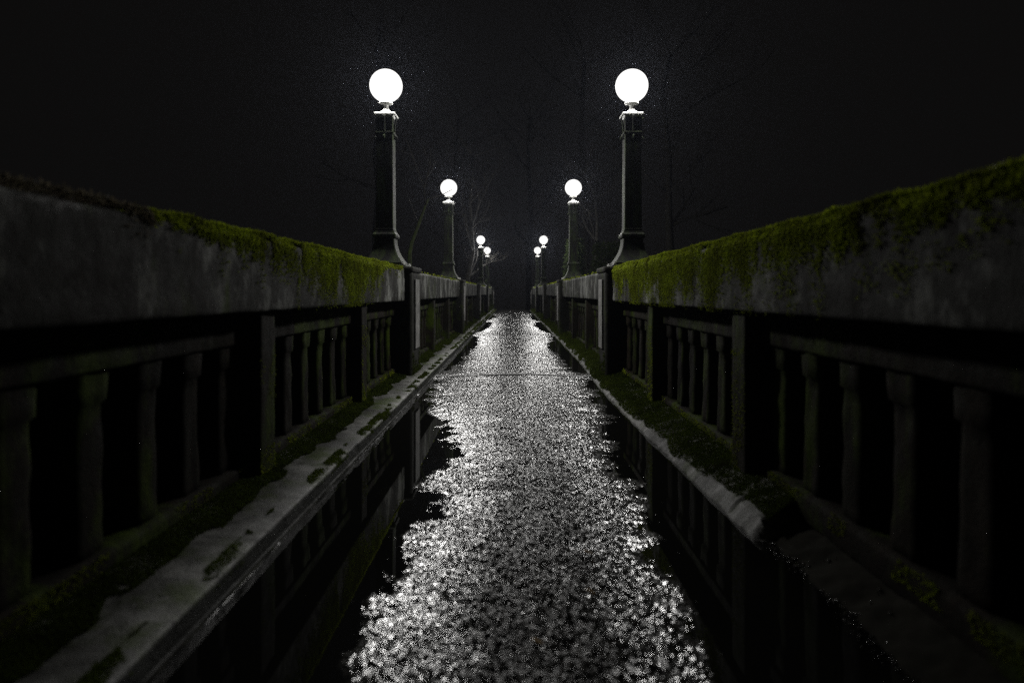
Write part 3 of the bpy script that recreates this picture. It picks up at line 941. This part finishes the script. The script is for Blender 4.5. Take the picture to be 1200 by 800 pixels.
def tree(x, y, h, r, lab, lean=(0, 0), depth=3, mat=M_BARK, spread=0.55, group="bare trees beyond the bridge"):
    z0 = float(ground_h(np.array(x), np.array(y))) - 0.3
    root = empty("bare_tree", (x, y, z0), lab, "tree", group)
    n = 9; pts, rad = [], []
    for i in range(n):
        t_ = i / (n - 1)
        pts.append((lean[0] * t_ * h + random.gauss(0, 0.012 * h) * t_, lean[1] * t_ * h + random.gauss(0, .012 * h) * t_, t_ * h))
        rad.append(r * (1.15 - 0.75 * t_) * (1.35 if i == 0 else 1))
    V, F = tube(pts, rad, 9)
    mesh_obj("trunk", V, F, mat, root, True)
    V, F = [], []
    for i in range(3, n):
        for _ in range(2 if i < n - 1 else 3):
            a = random.uniform(0, 6.28)
            branchy(pts[i], (math.cos(a), math.sin(a), random.uniform(.2, .9)), h * random.uniform(.16, .30), rad[i] * 0.5, depth - 1, V, F, spread)
    mesh_obj("crown", V, F, mat, root, True)
    return root

# slender sapling beside the second left lamp, traced by eye from the photo in its own place
def sapling():
    Y = 13.2
    def at(px, py, dy=0.0):
        yy_ = Y + dy
        return Vector((0.05 + (px - 601.5) / 800 * yy_, yy_, CAM_Z - (py - 343) / 800 * yy_))
    a = at(480, 296)
    z0 = float(ground_h(np.array(a.x), np.array(a.y))) - 0.2
    root = empty("bare_tree", (a.x, a.y, z0), "slender bare sapling curving up beside the second left lamp", "tree", "bare trees beyond the bridge")
    O = Vector((a.x, a.y, z0))
    V, F = tube([Vector((0, 0, 0)), (a - O) * 0.5 + Vector((.05, 0, 0)), a - O, at(483, 283) - O, at(491, 262) - O, at(498, 243) - O, at(502, 233) - O], [.055, .05, .040, .034, .030, .022, .016], 8)
    mesh_obj("trunk", V, F, M_MOSSBARK, root, True)
    V, F = [], []
    tube([at(502, 233) - O, at(509, 231, .2) - O, at(517, 229, .4) - O, at(530, 222, .8) - O], [.015, .012, .010, .006], 5, V, F)
    tube([at(499, 241) - O, at(497, 222, -.2) - O, at(500, 208, -.2) - O, at(504, 194, -.3) - O, at(505, 176, -.4) - O], [.015, .012, .011, .009, .005], 5, V, F)
    tube([at(497, 222, -.2) - O, at(490, 201, -.5) - O, at(483, 182, -.8) - O, at(476, 163, -1.0) - O], [.010, .008, .007, .004], 5, V, F)
    for s0, s1 in (((490, 201), (478, 196)), ((500, 208), (512, 190)), ((504, 194), (496, 172)), ((483, 182), (470, 178)), ((491, 262), (478, 240)), ((509, 231), (520, 214))):
        branchy(at(*s0) - O, at(*s1) - at(*s0), (at(*s1) - at(*s0)).length, .006, 1, V, F, .5)
    mesh_obj("crown", V, F, M_BARK, root, True)
sapling()
tree(-2.6, 36.5, 10.5, 0.16, "bare twiggy tree rising behind the far left pair of lamps", (0.06, 0), 4, M_BARK)
tree(2.35, 25.5, 7.0, 0.07, "thin upright mossy trunk just left of the second right lamp", (0.002, 0), 3, M_MOSSBARK)
tree(4.4, 34.0, 9.0, 0.15, "bare branching tree right of the far right lamp pair", (-0.03, 0), 4, M_BARK)
FAR = [(-9, 45), (-4.5, 52), (1.5, 62), (5.5, 50), (10, 43)]
FARL = ["dark trunk far back, {}".format(s) for s in ("left of the far lamp pair", "just left behind the path's end", "straight beyond the path's end", "just right behind the path's end", "right of the far lamp pair")]
for (x, y), l in zip(FAR, FARL):
    tree(x, y, random.uniform(14, 20), random.uniform(.2, .34), l, (random.uniform(-.03, .03), 0), 3, M_BARK)

# ivy-clad stump of a tree behind the right wall
def ivy_tree(x, y, h, rad, lab):
    z0 = float(ground_h(np.array(x), np.array(y))) - 0.2
    root = empty("ivy_clad_tree", (x, y, z0), lab, "tree", "ivy clad trees")
    V, F = tube([(0, 0, 0), (0.05, 0, h * .5), (0.1, 0, h)], [.2, .16, .08], 8)
    mesh_obj("trunk", V, F, M_BARK, root, True)
    N = 5000
    t_ = rng.random(N) ; a = rng.random(N) * 6.283
    rr = rad * (0.55 + 0.5 * rng.random(N)) * (1 - 0.5 * t_ ** 2) * (1 + 0.4 * fbm(t_ * 9, a * 1.2, s=601))
    P = np.stack([rr * np.cos(a), rr * np.sin(a), h * 0.1 + t_ * h * 0.95], -1)
    Nn = np.stack([np.cos(a), np.sin(a), np.full(N, -0.2)], -1)
    V, F = tufts(P, Nn, np.full(N, 0.11), 2, hang=0.3, spread=0.8)
    np_mesh("ivy", V, F, M_IVY, root)["kind"] = "stuff"
ivy_tree(3.3, 24.0, 8.2, 0.75, "ivy clad column of a tree behind the second right lamp")
ivy_tree(2.9, 31.5, 7.5, 0.65, "ivy clad tree farther back, close behind the far right lamp pair")

# dry stalks on the right coping
def stalk(pts, lab, name="dry_stalk"):
    p0 = Vector(pts[0])
    V, F = tube([Vector(p) - p0 for p in pts], [0.0022] * (len(pts) - 1) + [0.001], 5)
    o = mesh_obj(name, V, F, M_STALK, None, True); o.location = p0
    tag(o, lab, "stalk", "dry stalks on the mossy coping")
stalk([(1.17, 1.72, TOP - .004), (1.165, 1.66, TOP + .010), (1.16, 1.60, TOP + .012), (1.16, 1.55, TOP + .017), (1.15, 1.51, TOP + .028)], "long dry stalk lying along the mossy right coping")
stalk([(1.18, 1.86, TOP - .002), (1.17, 1.82, TOP + .008), (1.165, 1.80, TOP + .010), (1.175, 1.79, TOP + .024)], "short hooked dry stalk on the mossy right coping")
stalk([(1.15, 1.47, TOP + .0), (1.145, 1.455, TOP + .012), (1.15, 1.45, TOP + .022), (1.16, 1.465, TOP + .030)], "curled dry stalk at the near end of the right coping")

# ------------------------------------------------------------------ haze
me_v = [(x, y, z) for x in (-72, 72) for y in (-42, 112) for z in (-11.0, 22.0)]
me_f = [(0, 1, 3, 2), (4, 6, 7, 5), (0, 4, 5, 1), (2, 3, 7, 6), (0, 2, 6, 4), (1, 5, 7, 3)]
hz = bpy.data.materials.new("haze"); hz.use_nodes = True
ht = hz.node_tree; ht.nodes.clear()
ho = ht.nodes.new("ShaderNodeOutputMaterial"); hv = ht.nodes.new("ShaderNodeVolumePrincipled")
hv.inputs["Color"].default_value = (0.74, 0.80, 1.0, 1)
hv.inputs["Density"].default_value = HAZE_D
hv.inputs["Anisotropy"].default_value = 0.72
ht.links.new(hv.outputs[0], ho.inputs["Volume"])
o = mesh_obj("haze", me_v, me_f, hz)
tag(o, "thin damp night haze glowing around the lamps", "haze", kind="stuff")
